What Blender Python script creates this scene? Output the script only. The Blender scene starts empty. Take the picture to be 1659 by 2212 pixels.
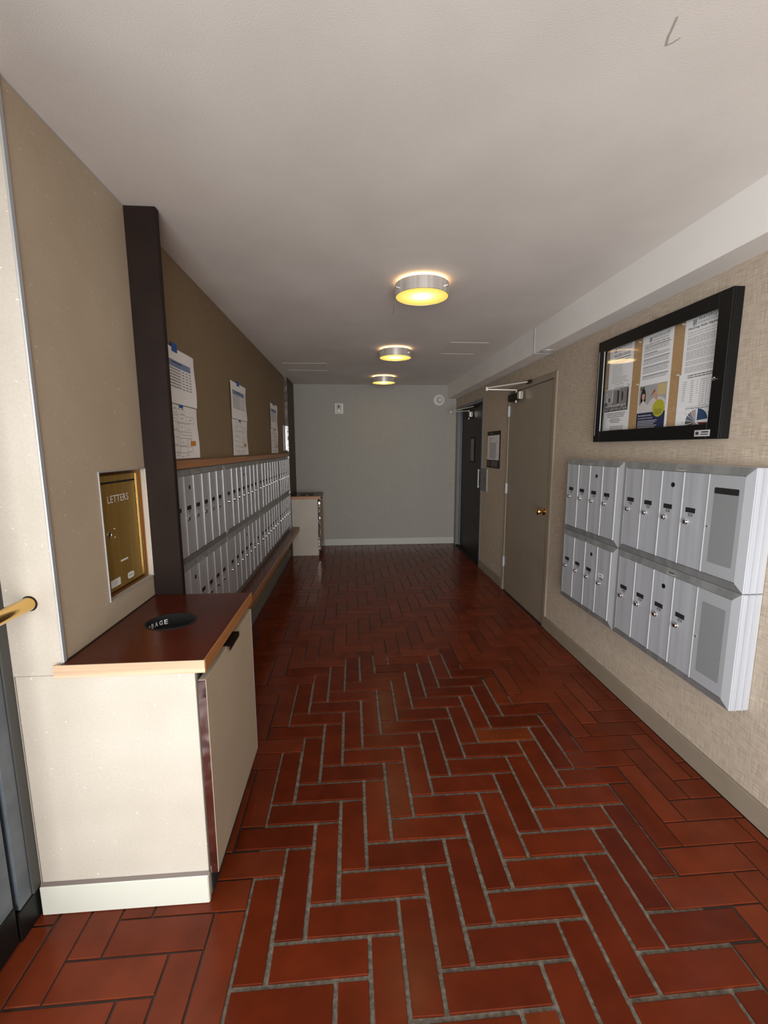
import bpy, bmesh, math, random
from mathutils import Vector, Matrix
random.seed(7)
SC = bpy.context.scene
COL = SC.collection

# ------------------------------------------------------------------ camera
cam_d = bpy.data.cameras.new('camera'); cam = bpy.data.objects.new('camera', cam_d); COL.objects.link(cam)
F_PX, PITCH, YAW, ROLL = 935.17, .14551, .072891, .0033366
cam_d.sensor_fit = 'HORIZONTAL'; cam_d.sensor_width = 36; cam_d.lens = F_PX*36/1659; cam_d.clip_start = .02
cp, sp, cy, sy = math.cos(PITCH), math.sin(PITCH), math.cos(YAW), math.sin(YAW)
fw = Vector((sy*cp, cy*cp, -sp)); rt = Vector((cy, -sy, 0)); dn = fw.cross(rt)
c_, s_ = math.cos(ROLL), math.sin(ROLL)
r2 = c_*rt+s_*dn; d2 = -s_*rt+c_*dn
m3 = Matrix((r2, -d2, -fw)).transposed()
cam.matrix_world = Matrix.Translation((0, 0, 1.5)) @ m3.to_4x4()
SC.camera = cam

# ------------------------------------------------------------------ light
world = bpy.data.worlds.new('world'); SC.world = world; world.use_nodes = True
bg = world.node_tree.nodes['Background']; bg.inputs[0].default_value = (.86, .93, 1, 1); bg.inputs[1].default_value = .55
def area(name, loc, rot, sx, sy_, power, col):
    l = bpy.data.lights.new(name, 'AREA'); l.shape = 'RECTANGLE'; l.size = sx; l.size_y = sy_; l.energy = power; l.color = col
    o = bpy.data.objects.new(name, l); COL.objects.link(o); o.location = loc; o.rotation_euler = rot
    return o
area('daylight_behind', (-.9, -4.6, 1.3), (math.radians(90), 0, 0), 5.0, 4.2, 950, (1, .985, .97))
area('daylight_entry_glass', (-2.6, .0, 1.2), (math.radians(90), 0, math.radians(-90)), 3.0, 2.6, 110, (.97, .985, 1))
SC.view_settings.view_transform = 'Standard'; SC.view_settings.look = 'None'
SC.view_settings.gamma = 1; SC.view_settings.use_curve_mapping = False
SC.view_settings.exposure = 0.0

# ------------------------------------------------------------------ materials
def new_mat(name):
    m = bpy.data.materials.new(name); m.use_nodes = True
    return m, m.node_tree, m.node_tree.nodes['Principled BSDF']
def N(t, typ, **k):
    n = t.nodes.new(typ)
    for a, v in k.items():
        if a.startswith('i_'):
            key = a[2:]
            n.inputs[int(key) if key.isdigit() else key.replace('_', ' ')].default_value = v
        else: setattr(n, a, v)
    return n
def plain(name, col, rough=.5, metal=0., spec=None, emit=0., coat=0.):
    m, t, p = new_mat(name)
    p.inputs['Base Color'].default_value = (*col, 1); p.inputs['Roughness'].default_value = rough; p.inputs['Metallic'].default_value = metal
    if spec is not None: p.inputs['Specular IOR Level'].default_value = spec
    if coat: p.inputs['Coat Weight'].default_value = coat; p.inputs['Coat Roughness'].default_value = .1
    if emit:
        p.inputs['Emission Color'].default_value = (*col, 1); p.inputs['Emission Strength'].default_value = emit
    return m
def noisy(name, c1, c2, scale=(1, 1, 1), nscale=20, rough=.5, metal=0., detail=4, lo=.35, hi=.65, bump=0., bdist=.001, r2=None, coat=0., spec=None, aniso=None):
    m, t, p = new_mat(name)
    tc = N(t, 'ShaderNodeTexCoord'); mp = N(t, 'ShaderNodeMapping'); mp.inputs['Scale'].default_value = scale
    no = N(t, 'ShaderNodeTexNoise'); no.inputs['Scale'].default_value = nscale; no.inputs['Detail'].default_value = detail
    rp = N(t, 'ShaderNodeValToRGB'); e = rp.color_ramp.elements
    e[0].position = lo; e[0].color = (*c1, 1); e[1].position = hi; e[1].color = (*c2, 1)
    t.links.new(tc.outputs['Object'], mp.inputs[0]); t.links.new(mp.outputs[0], no.inputs['Vector'])
    t.links.new(no.outputs['Fac'], rp.inputs[0]); t.links.new(rp.outputs[0], p.inputs['Base Color'])
    p.inputs['Roughness'].default_value = rough; p.inputs['Metallic'].default_value = metal
    if spec is not None: p.inputs['Specular IOR Level'].default_value = spec
    if coat: p.inputs['Coat Weight'].default_value = coat; p.inputs['Coat Roughness'].default_value = .12
    if r2 is not None:
        mr = N(t, 'ShaderNodeMapRange'); mr.inputs['To Min'].default_value = rough; mr.inputs['To Max'].default_value = r2
        t.links.new(no.outputs['Fac'], mr.inputs[0]); t.links.new(mr.outputs[0], p.inputs['Roughness'])
    if bump:
        b = N(t, 'ShaderNodeBump'); b.inputs['Strength'].default_value = bump; b.inputs['Distance'].default_value = bdist
        t.links.new(no.outputs['Fac'], b.inputs['Height']); t.links.new(b.outputs[0], p.inputs['Normal'])
    return m
def mixn(t, fac, a, b, blend='MIX'):
    n = N(t, 'ShaderNodeMix', data_type='RGBA', blend_type=blend)
    for sock, v in ((0, fac), (6, a), (7, b)):
        if isinstance(v, (int, float)): n.inputs[sock].default_value = v
        elif isinstance(v, tuple): n.inputs[sock].default_value = (*v, 1)
        else: t.links.new(v, n.inputs[sock])
    return n.outputs[2]
def weave(name, base, dark, light, sc=1., bump=.4, amt=.55):
    # woven wallcovering: threads running up and across, irregular
    m, t, p = new_mat(name)
    tc = N(t, 'ShaderNodeTexCoord')
    outs = []
    for s in ((260, 260, 7), (9, 9, 300)):
        mp = N(t, 'ShaderNodeMapping'); mp.inputs['Scale'].default_value = tuple(q*sc for q in s)
        no = N(t, 'ShaderNodeTexNoise'); no.inputs['Scale'].default_value = 1; no.inputs['Detail'].default_value = 3
        t.links.new(tc.outputs['Object'], mp.inputs[0]); t.links.new(mp.outputs[0], no.inputs['Vector']); outs.append(no.outputs['Fac'])
    ad = N(t, 'ShaderNodeMath', operation='ADD'); t.links.new(outs[0], ad.inputs[0]); t.links.new(outs[1], ad.inputs[1])
    rp = N(t, 'ShaderNodeValToRGB'); e = rp.color_ramp.elements
    e[0].position = .80/2; e[0].color = (*dark, 1); e[1].position = 1.22/2; e[1].color = (*light, 1)
    hf = N(t, 'ShaderNodeMath', operation='MULTIPLY'); hf.inputs[1].default_value = .5
    t.links.new(ad.outputs[0], hf.inputs[0]); t.links.new(hf.outputs[0], rp.inputs[0])
    c = mixn(t, amt, base, rp.outputs[0]); t.links.new(c, p.inputs['Base Color'])
    b = N(t, 'ShaderNodeBump'); b.inputs['Strength'].default_value = bump; b.inputs['Distance'].default_value = .0006
    t.links.new(hf.outputs[0], b.inputs['Height']); t.links.new(b.outputs[0], p.inputs['Normal'])
    p.inputs['Roughness'].default_value = .8; p.inputs['Specular IOR Level'].default_value = .25
    return m
def speckle(name, base, base2, spot, thr=.09, dark=(.2, .17, .15)):
    # faux-stone laminate: faint clouding with small pale chips and a few dark ones
    m, t, p = new_mat(name)
    tc = N(t, 'ShaderNodeTexCoord')
    n1 = N(t, 'ShaderNodeTexNoise'); n1.inputs['Scale'].default_value = 4.5; n1.inputs['Detail'].default_value = 5
    t.links.new(tc.outputs['Object'], n1.inputs['Vector'])
    r1 = N(t, 'ShaderNodeValToRGB'); e = r1.color_ramp.elements; e[0].position = .3; e[0].color = (*base, 1); e[1].position = .7; e[1].color = (*base2, 1)
    t.links.new(n1.outputs['Fac'], r1.inputs[0])
    v = N(t, 'ShaderNodeTexVoronoi'); v.inputs['Scale'].default_value = 30; v.inputs['Randomness'].default_value = 1
    n2 = N(t, 'ShaderNodeTexNoise'); n2.inputs['Scale'].default_value = 60
    ad = N(t, 'ShaderNodeVectorMath', operation='MULTIPLY_ADD'); ad.inputs[1].default_value = (.03, .03, .03)
    t.links.new(tc.outputs['Object'], n2.inputs['Vector']); t.links.new(n2.outputs['Color'], ad.inputs[0]); t.links.new(tc.outputs['Object'], ad.inputs[2])
    t.links.new(ad.outputs[0], v.inputs['Vector'])
    lt = N(t, 'ShaderNodeMath', operation='LESS_THAN'); lt.inputs[1].default_value = thr; t.links.new(v.outputs['Distance'], lt.inputs[0])
    sep = N(t, 'ShaderNodeSeparateColor'); t.links.new(v.outputs['Color'], sep.inputs[0])
    gt = N(t, 'ShaderNodeMath', operation='GREATER_THAN'); gt.inputs[1].default_value = .35; t.links.new(sep.outputs[0], gt.inputs[0])
    ml = N(t, 'ShaderNodeMath', operation='MULTIPLY'); t.links.new(lt.outputs[0], ml.inputs[0]); t.links.new(gt.outputs[0], ml.inputs[1])
    ml2 = N(t, 'ShaderNodeMath', operation='MULTIPLY'); ml2.inputs[1].default_value = .55; t.links.new(ml.outputs[0], ml2.inputs[0])
    c = mixn(t, ml2.outputs[0], r1.outputs[0], spot)
    n3 = N(t, 'ShaderNodeTexNoise'); n3.inputs['Scale'].default_value = 130; n3.inputs['Detail'].default_value = 2; t.links.new(tc.outputs['Object'], n3.inputs['Vector'])
    m3_ = N(t, 'ShaderNodeMapRange'); m3_.inputs['From Min'].default_value = .3; m3_.inputs['From Max'].default_value = .7; m3_.inputs['To Min'].default_value = .96; m3_.inputs['To Max'].default_value = 1.04
    t.links.new(n3.outputs['Fac'], m3_.inputs[0])
    hs = N(t, 'ShaderNodeHueSaturation'); t.links.new(m3_.outputs[0], hs.inputs['Value']); t.links.new(c, hs.inputs['Color'])
    t.links.new(hs.outputs[0], p.inputs['Base Color']); p.inputs['Roughness'].default_value = .55; p.inputs['Specular IOR Level'].default_value = .35
    return m
def brick_mat(name, dark, light, rough, warm):
    m, t, p = new_mat(name)
    oi = N(t, 'ShaderNodeObjectInfo'); ge = N(t, 'ShaderNodeNewGeometry')
    ad = N(t, 'ShaderNodeMath', operation='ADD'); t.links.new(oi.outputs['Random'], ad.inputs[0]); t.links.new(ge.outputs['Random Per Island'], ad.inputs[1])
    fr = N(t, 'ShaderNodeMath', operation='FRACT'); t.links.new(ad.outputs[0], fr.inputs[0])
    rp = N(t, 'ShaderNodeValToRGB'); e = rp.color_ramp.elements
    e[0].position = 0; e[0].color = (*dark, 1); e[1].position = .93; e[1].color = (*light, 1)
    x = rp.color_ramp.elements.new(1.0); x.color = (*warm, 1)
    t.links.new(fr.outputs[0], rp.inputs[0])
    tc = N(t, 'ShaderNodeTexCoord'); ob = N(t, 'ShaderNodeNewGeometry')
    n1 = N(t, 'ShaderNodeTexNoise'); n1.inputs['Scale'].default_value = 9; n1.inputs['Detail'].default_value = 6
    t.links.new(ob.outputs['Position'], n1.inputs['Vector'])
    mr = N(t, 'ShaderNodeMapRange'); mr.inputs['From Min'].default_value = .3; mr.inputs['From Max'].default_value = .7; mr.inputs['To Min'].default_value = .82; mr.inputs['To Max'].default_value = 1.18
    t.links.new(n1.outputs['Fac'], mr.inputs[0])
    hs = N(t, 'ShaderNodeHueSaturation'); t.links.new(mr.outputs[0], hs.inputs['Value']); t.links.new(rp.outputs[0], hs.inputs['Color'])
    t.links.new(hs.outputs[0], p.inputs['Base Color'])
    n2 = N(t, 'ShaderNodeTexNoise'); n2.inputs['Scale'].default_value = 5; n2.inputs['Detail'].default_value = 6
    t.links.new(ob.outputs['Position'], n2.inputs['Vector'])
    m2 = N(t, 'ShaderNodeMapRange'); m2.inputs['To Min'].default_value = rough-.08; m2.inputs['To Max'].default_value = rough+.12
    t.links.new(n2.outputs['Fac'], m2.inputs[0]); t.links.new(m2.outputs[0], p.inputs['Roughness'])
    n3 = N(t, 'ShaderNodeTexNoise'); n3.inputs['Scale'].default_value = 22; n3.inputs['Detail'].default_value = 5
    t.links.new(ob.outputs['Position'], n3.inputs['Vector'])
    b = N(t, 'ShaderNodeBump'); b.inputs['Strength'].default_value = .3; b.inputs['Distance'].default_value = .0009
    t.links.new(n3.outputs['Fac'], b.inputs['Height']); t.links.new(b.outputs[0], p.inputs['Normal'])
    p.inputs['Specular IOR Level'].default_value = .2
    return m
def wood(name, c1, c2, rough=.35, along='Y', coat=.3):
    sc = {'X': (1.5, 60, 60), 'Y': (60, 1.5, 60), 'Z': (60, 60, 1.5)}[along]
    return noisy(name, c1, c2, sc, 1, rough, detail=5, lo=.3, hi=.72, coat=coat)

M = {}
M['ceiling'] = noisy('ceiling_paint', (.70, .665, .625), (.76, .725, .685), nscale=2.2, rough=.85, detail=3, bump=.15, spec=.2)
def ceil_fine(m):
    t = m.node_tree; p = t.nodes['Principled BSDF']; tc = N(t, 'ShaderNodeTexCoord')
    n = N(t, 'ShaderNodeTexNoise'); n.inputs['Scale'].default_value = 260; n.inputs['Detail'].default_value = 3
    t.links.new(tc.outputs['Object'], n.inputs['Vector'])
    b = N(t, 'ShaderNodeBump'); b.inputs['Strength'].default_value = .35; b.inputs['Distance'].default_value = .0009
    t.links.new(n.outputs['Fac'], b.inputs['Height']); t.links.new(b.outputs[0], p.inputs['Normal'])
ceil_fine(M['ceiling'])
M['soffit'] = noisy('soffit_paint', (.72, .70, .67), (.76, .74, .71), nscale=3, rough=.8, spec=.2)
M['laminate'] = speckle('stone_laminate', (.425, .385, .327), (.475, .435, .375), (.80, .77, .70), thr=.085)
M['laminate_tan'] = speckle('tan_stone_laminate', (.415, .335, .245), (.455, .375, .28), (.70, .62, .50), thr=.105)
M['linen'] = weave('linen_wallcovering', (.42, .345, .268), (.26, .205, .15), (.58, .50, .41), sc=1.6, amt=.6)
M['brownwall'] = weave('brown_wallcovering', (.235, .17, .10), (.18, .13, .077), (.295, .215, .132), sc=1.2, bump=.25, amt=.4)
M['backwall'] = weave('grey_wallcovering', (.315, .305, .275), (.27, .26, .235), (.37, .36, .325), sc=1.2, bump=.2, amt=.4)
M['darkbrown'] = noisy('dark_brown_paint', (.014, .0085, .0065), (.018, .011, .009), nscale=6, rough=.5, detail=2, spec=.12)
M['pierbrown'] = noisy('brown_panel', (.055, .031, .016), (.075, .043, .023), nscale=8, rough=.45, spec=.15)
M['grout'] = noisy('grout', (.085, .07, .052), (.21, .185, .15), nscale=70, rough=.9, bump=.8, bdist=.004, lo=.3, hi=.7)
M['brick_worn'] = brick_mat('quarry_tile_worn', (.082, .0105, .0022), (.118, .0165, .0036), .2, (.15, .030, .006))
M['brick_waxed'] = brick_mat('quarry_tile_waxed', (.108, .0175, .005), (.145, .026, .0085), .2, (.12, .020, .006))
M['alu'] = noisy('brushed_aluminium', (.40, .42, .455), (.53, .55, .59), (40, 40, 1.2), 1, .42, .35, detail=4, lo=.25, hi=.8, r2=.55)
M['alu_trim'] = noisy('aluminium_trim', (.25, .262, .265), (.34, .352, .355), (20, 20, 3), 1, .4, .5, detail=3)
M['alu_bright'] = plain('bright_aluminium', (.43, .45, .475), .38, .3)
M['divider'] = plain('bright_divider', (.72, .73, .75), .3, .4)
M['pale_nickel'] = plain('pale_nickel', (.72, .68, .62), .3, .4)
M['chrome'] = plain('chrome', (.8, .8, .8), .08, 1)
M['dullchrome'] = plain('satin_nickel', (.65, .62, .56), .25, 1)
M['black'] = plain('black_satin', (.006, .006, .006), .35)
M['void'] = plain('dark_opening', (.002, .002, .002), .9)
M['board_black'] = plain('black_powder_coat', (.006, .006, .006), .38, 0, .2)
M['brass'] = noisy('brushed_brass', (.56, .36, .085), (.68, .45, .12), (60, 60, 2), 1, .4, .9, detail=3, r2=.5)
M['brass_dark'] = plain('aged_brass_frame', (.35, .16, .035), .3, 1)
M['brass_shiny'] = plain('polished_brass', (.75, .50, .18), .16, 1)
M['counter'] = noisy('red_brown_laminate', (.060, .010, .004), (.085, .016, .007), (1, 1, 1), 3, .22, detail=6, spec=.22)
M['bench'] = wood('red_brown_bench_top', (.085, .022, .009), (.125, .036, .015), .25, 'Y', 0)
M['bench'].node_tree.nodes['Principled BSDF'].inputs['Specular IOR Level'].default_value = .2
M['oak_light'] = wood('pale_oak_edge', (.40, .27, .165), (.60, .44, .30), .5, 'X', 0)
M['oak_orange'] = wood('orange_oak_edge', (.31, .125, .04), (.44, .195, .07), .4, 'Y', .1)
M['vinyl_white'] = plain('pale_vinyl_base', (.56, .57, .50), .5)
M['greige'] = noisy('greige_paint', (.235, .192, .143), (.255, .21, .158), nscale=5, rough=.5)
M['base_back'] = plain('grey_vinyl_base', (.42, .42, .39), .45)
M['base_left'] = plain('grey_painted_base', (.16, .15, .135), .5)
M['door_dark'] = noisy('dark_door_paint', (.020, .015, .012), (.026, .020, .016), nscale=5, rough=.45, spec=.18)
M['frame_grey'] = plain('grey_door_frame', (.13, .14, .15), .45)
M['storefront'] = noisy('blue_grey_metal', (.10, .125, .15), (.14, .165, .19), nscale=12, rough=.45, metal=.2)
M['storefront_dark'] = plain('dark_grey_metal', (.062, .062, .06), .5)
M['paper'] = plain('white_paper', (.90, .90, .92), .7)
M['ink'] = plain('black_ink', (.03, .03, .03), .7)
M['ink_grey'] = plain('grey_ink', (.36, .36, .37), .7)
M['blue_tape'] = plain('blue_painter_tape', (.01, .10, .38), .6)
M['blue_head'] = plain('blue_table_header', (.20, .27, .45), .7)
M['orange_mark'] = plain('orange_marker_note', (.62, .24, .03), .6)
M['cork'] = noisy('cork', (.42, .25, .11), (.52, .33, .16), nscale=160, rough=.85, detail=2)
M['white_plastic'] = plain('off_white_plastic', (.55, .54, .48), .4)
M['white_letter'] = plain('white_lettering', (.85, .85, .85), .5)
M['screen_mesh'] = noisy('grey_mesh_panel', (.19, .20, .205), (.27, .285, .29), nscale=420, rough=.6, metal=.2, detail=1)
M['metal_edge'] = noisy('polished_steel_edge', (.62, .58, .60), (.66, .62, .64), nscale=14, rough=.1, metal=1, bump=.8, bdist=.006, detail=1)
M['sticker'] = plain('white_sticker', (.75, .75, .74), .5)
def c3(n, c): M[n] = plain(n, c, .7)
c3('navy_print', (.012, .022, .085)); c3('lime_print', (.48, .46, .03)); c3('photo_grey', (.42, .42, .42)); c3('photo_dark', (.05, .05, .06)); c3('photo_mid', (.26, .24, .24))
c3('photo_skin', (.60, .35, .27)); c3('photo_hair', (.02, .012, .012)); c3('photo_white', (.68, .64, .64)); c3('photo_sand', (.62, .48, .25)); c3('pie_blue', (.02, .07, .17))
c3('pie_red', (.15, .012, .02)); c3('pie_olive', (.08, .09, .05)); c3('pie_pink', (.45, .36, .38)); c3('pie_slate', (.10, .13, .20)); c3('photo_green', (.12, .13, .09)); c3('photo_red', (.35, .08, .06))
def glass_mat():
    m = bpy.data.materials.new('clear_glass'); m.use_nodes = True; t = m.node_tree; t.nodes.clear()
    o = N(t, 'ShaderNodeOutputMaterial'); g = N(t, 'ShaderNodeBsdfGlossy'); g.inputs['Roughness'].default_value = .03
    tr = N(t, 'ShaderNodeBsdfTransparent'); tr.inputs[0].default_value = (.99, .995, .995, 1)
    lw = N(t, 'ShaderNodeLayerWeight'); pw = N(t, 'ShaderNodeMath', operation='POWER'); pw.inputs[1].default_value = 4.5
    t.links.new(lw.outputs['Facing'], pw.inputs[0]); f = N(t, 'ShaderNodeMath', operation='MULTIPLY_ADD'); f.inputs[1].default_value = .9; f.inputs[2].default_value = .035
    lw.inputs[0].default_value = .5; t.links.new(pw.outputs[0], f.inputs[0])
    mx = N(t, 'ShaderNodeMixShader'); t.links.new(f.outputs[0], mx.inputs[0]); t.links.new(tr.outputs[0], mx.inputs[1]); t.links.new(g.outputs[0], mx.inputs[2]); t.links.new(mx.outputs[0], o.inputs[0])
    return m
M['glass'] = glass_mat()
def lamp_mat():
    m = bpy.data.materials.new('lit_amber_diffuser'); m.use_nodes = True; t = m.node_tree; t.nodes.clear()
    o = N(t, 'ShaderNodeOutputMaterial'); e = N(t, 'ShaderNodeEmission')
    tc = N(t, 'ShaderNodeTexCoord'); ln = N(t, 'ShaderNodeVectorMath', operation='LENGTH'); t.links.new(tc.outputs['Object'], ln.inputs[0])
    rp = N(t, 'ShaderNodeValToRGB'); el = rp.color_ramp.elements
    el[0].position = .035; el[0].color = (2.2, 1.9, 1.1, 1); el[1].position = .15; el[1].color = (1.0, .70, .13, 1)
    k = rp.color_ramp.elements.new(.085); k.color = (1.5, 1.1, .28, 1)
    t.links.new(ln.outputs['Value'], rp.inputs[0]); t.links.new(rp.outputs[0], e.inputs[0]); e.inputs[1].default_value = 1.0
    t.links.new(e.outputs[0], o.inputs[0]); return m
M['lamp'] = lamp_mat()
M['lamp_rim'] = plain('lit_opal_rim', (1, .62, .28), .5, emit=2.5)

# ------------------------------------------------------------------ mesh helpers
class MB:
    def __init__(s): s.v = []; s.f = []
    def add(s, vs, fs):
        b = len(s.v); s.v += [tuple(q) for q in vs]; s.f += [tuple(b+i for i in f) for f in fs]; return s
    def box(s, x0, x1, y0, y1, z0, z1):
        vs = [(x, y, z) for z in (z0, z1) for y in (y0, y1) for x in (x0, x1)]
        return s.add(vs, [(0, 2, 3, 1), (4, 5, 7, 6), (0, 1, 5, 4), (2, 6, 7, 3), (0, 4, 6, 2), (1, 3, 7, 5)])
    def pbox(s, P, u0, u1, w0, w1, d0, d1):
        vs = [P(u, w, d) for d in (d0, d1) for w in (w0, w1) for u in (u0, u1)]
        return s.add(vs, [(0, 2, 3, 1), (4, 5, 7, 6), (0, 1, 5, 4), (2, 6, 7, 3), (0, 4, 6, 2), (1, 3, 7, 5)])
    def quad(s, *vs): return s.add(vs, [tuple(range(len(vs)))])
    def cyl(s, p0, p1, r0, r1=None, n=24, caps=True):
        if r1 is None: r1 = r0
        p0, p1 = Vector(p0), Vector(p1); a = (p1-p0).normalized(); q = a.orthogonal().normalized(); w = a.cross(q)
        vs = []
        for p, r in ((p0, r0), (p1, r1)):
            for i in range(n):
                t = 2*math.pi*i/n; vs.append(p+q*math.cos(t)*r+w*math.sin(t)*r)
        fs = [(i, (i+1) % n, n+(i+1) % n, n+i) for i in range(n)]
        if caps: fs += [tuple(range(n-1, -1, -1)), tuple(range(n, 2*n))]
        return s.add(vs, fs)
    def lathe(s, c, axis, prof, n=32):
        c = Vector(c); a = Vector(axis).normalized(); q = a.orthogonal().normalized(); w = a.cross(q); vs = []
        for h, r in prof:
            for i in range(n):
                t = 2*math.pi*i/n; vs.append(c+a*h+q*math.cos(t)*r+w*math.sin(t)*r)
        fs = []
        for k in range(len(prof)-1):
            for i in range(n): fs.append((k*n+i, k*n+(i+1) % n, (k+1)*n+(i+1) % n, (k+1)*n+i))
        fs += [tuple(range(n-1, -1, -1)), tuple(range((len(prof)-1)*n, len(prof)*n))]
        return s.add(vs, fs)
    def build(s, name, mat, parent=None, origin=None, bevel=0, smooth=False, seg=1, normals=True, **kw):
        me = bpy.data.meshes.new(name)
        if parent is not None: o0 = Vector(parent['_o'])
        elif origin is not None: o0 = Vector(origin)
        else:
            n = len(s.v); o0 = Vector((sum(v[0] for v in s.v)/n, sum(v[1] for v in s.v)/n, min(v[2] for v in s.v)))
        me.from_pydata([tuple(Vector(v)-o0) for v in s.v], [], s.f); me.update()
        bm = bmesh.new(); bm.from_mesh(me)
        if normals: bmesh.ops.recalc_face_normals(bm, faces=bm.faces)
        if bevel:
            bmesh.ops.bevel(bm, geom=[e for e in bm.edges if e.is_manifold and e.calc_face_angle(0) > .5], offset=bevel, segments=seg, affect='EDGES', clamp_overlap=True)
        bm.to_mesh(me); bm.free()
        if smooth:
            me.polygons.foreach_set('use_smooth', [True]*len(me.polygons))
            try: me.set_sharp_from_angle(angle=math.radians(35))
            except Exception: pass
        me.materials.append(M[mat] if isinstance(mat, str) else mat)
        o = bpy.data.objects.new(name, me); COL.objects.link(o); o['_o'] = tuple(o0)
        if parent is not None: o.parent = parent
        else: o.location = o0
        for k, v in kw.items(): o[k] = v
        return o
def B(*a): return MB().box(*a)
def tag(o, label=None, cat=None, group=None, kind=None):
    if label: o['label'] = label
    if cat: o['category'] = cat
    if group: o['group'] = group
    if kind: o['kind'] = kind
    return o
def thing(name, loc, label=None, cat=None, group=None, kind=None):
    o = bpy.data.objects.new(name, None); COL.objects.link(o); o.location = loc; o['_o'] = tuple(loc); o.empty_display_size = .05
    return tag(o, label, cat, group, kind)
def struct(mb, name, mat, label, parent=None, **k):
    return tag(mb.build(name, mat, parent, **k), label, kind='structure')
def copy_tree(o, parent=None):
    c = o.copy(); COL.objects.link(c)
    if parent is not None: c.parent = parent
    for ch in list(o.children): copy_tree(ch, c)
    return c
_tc = {}
def text_geo(txt, bold=False, italic=0.):
    key = (txt, bold, italic)
    if key in _tc: return _tc[key]
    cu = bpy.data.curves.new('t', 'FONT'); cu.body = txt; cu.size = 1; cu.align_x = 'CENTER'; cu.align_y = 'CENTER'; cu.resolution_u = 2; cu.fill_mode = 'FRONT'
    cu.shear = italic; cu.offset = .018 if bold else 0
    ob = bpy.data.objects.new('t', cu); COL.objects.link(ob); bpy.context.view_layer.update()
    me = bpy.data.meshes.new_from_object(ob.evaluated_get(bpy.context.evaluated_depsgraph_get()))
    vs = [v.co.copy() for v in me.vertices]; fs = [tuple(p.vertices) for p in me.polygons]
    bpy.data.objects.remove(ob); bpy.data.curves.remove(cu); bpy.data.meshes.remove(me)
    xs = [v.x for v in vs]; ys = [v.y for v in vs]; cx, cy_ = (min(xs)+max(xs))/2, (min(ys)+max(ys))/2
    w, h = max(xs)-min(xs), max(ys)-min(ys)
    vs = [((v.x-cx)/w, (v.y-cy_)/h) for v in vs]
    _tc[key] = (vs, fs); return _tc[key]
def put_text(mb, txt, F, u, w, width, height, **k):
    vs, fs = text_geo(txt, **k)
    mb.add([F(u+a*width, w+b*height) for a, b in vs], fs)

# ------------------------------------------------------------------ constants (metres)
ZC = 2.446; XR = 1.60; XL = -.885; YB = 6.68; XP = -.879; YF = 1.30; YP = 1.915; ZT = .862

# ------------------------------------------------------------------ room shell
floor = struct(B(-1.35, 1.72, -1.85, 6.82, -.06, -.0070), 'floor', 'grout', 'red brick-tile floor laid in herringbone with grey joints', origin=(0, 0, -.06))
struct(B(-1.35, 1.72, -1.85, 6.82, ZC, ZC+.08), 'ceiling', 'ceiling', 'pale grey-beige textured ceiling')
w = MB(); w.box(XR, 1.72, -1.85, 3.385, 0, ZC); w.box(XR, 1.72, 3.385, 4.37, 2.065, ZC); w.box(XR, 1.72, 4.37, 5.285, 0, ZC); w.box(XR, 1.72, 5.285, 6.55, 2.085, ZC); w.box(XR, 1.72, 6.55, YB, 0, ZC)
struct(w, 'wall_right', 'linen', 'right wall in beige linen-weave wallcovering')
struct(B(-1.0, 1.72, YB, YB+.1, 0, ZC), 'wall_back', 'backwall', 'plain grey-beige end wall')
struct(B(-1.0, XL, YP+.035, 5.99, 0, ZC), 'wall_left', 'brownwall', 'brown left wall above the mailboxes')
# near pier with the letter box opening
HY0, HY1, HZ0, HZ1 = 1.574, 1.912, .955, 1.419
XC = XP-.005
w = MB(); w.box(-1.35, -1.027, YF, YP, 0, ZC); w.box(-1.027, XC, YF, HY0, .8215, ZC); w.box(-1.027, XC, HY0, YP, HZ1, ZC); w.box(-1.027, XC, HY0, YP, .8215, HZ0)
w.box(-1.027, -.912, HY0, YP, HZ0, HZ1); w.box(-.912, XC, HY1, YP, HZ0, HZ1)
we = struct(w, 'wall_entry', 'laminate', 'speckled cream pier beside the entry')
w = MB(); w.box(XC, XP, YF+.0006, HY0, .8215, ZC); w.box(XC, XP, HY0, YP, HZ1, ZC); w.box(XC, XP, HY0, YP, .8215, HZ0); w.box(XC, XP, HY1, YP, HZ0, HZ1)
w.build('side_panel', 'laminate_tan', we, label='tan laminate face around the letter box')
struct(MB().box(-1.0, -.851, 6.012, YB, 0, ZC), 'wall_far_left', 'pierbrown', 'narrow brown panelled pier above the far cabinet')
struct(B(XP-.001, XP+.004, YF-.004, YF+.008, ZT+.001, ZC-.001), 'trim_1', 'alu_bright', 'bright aluminium corner strip on the pier edge')
w = MB(); w.box(XP, XP+.0035, HY0-.0035, HY0, HZ0-.0035, HZ1+.0035); w.box(XP, XP+.0035, HY0, HY1+.004, HZ1, HZ1+.0035); w.box(XP, XP+.0035, HY0, HY1+.004, HZ0-.0035, HZ0); w.box(XP, XP+.0035, HY1, HY1+.0035, HZ0, HZ1)
struct(w, 'trim_2', 'alu_bright', 'thin pale edging around the letter box opening')
struct(B(XP-.02, -.758, YP+.001, YP+.033, 0.001, ZC-.001), 'trim_3', 'darkbrown', 'dark brown floor-to-ceiling post between pier and mailboxes', bevel=.003)
struct(B(-.895, -.8505, 5.992, 6.011, .42, ZC-.001), 'trim_4', 'metal_edge', 'polished metal strip at the far end of the mailboxes')
sf = struct(B(1.465, XR, -1.85, YB, 2.247, ZC), 'trim_5', 'soffit', 'white boxed soffit along the right wall')
w = MB(); w.box(1.461, 1.465, 3.508, 3.516, 2.243, ZC-.001); w.box(1.461, XR-.001, 3.508, 3.516, 2.2435, 2.2475)
w.build('joint_bead', 'alu_bright', sf)
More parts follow.
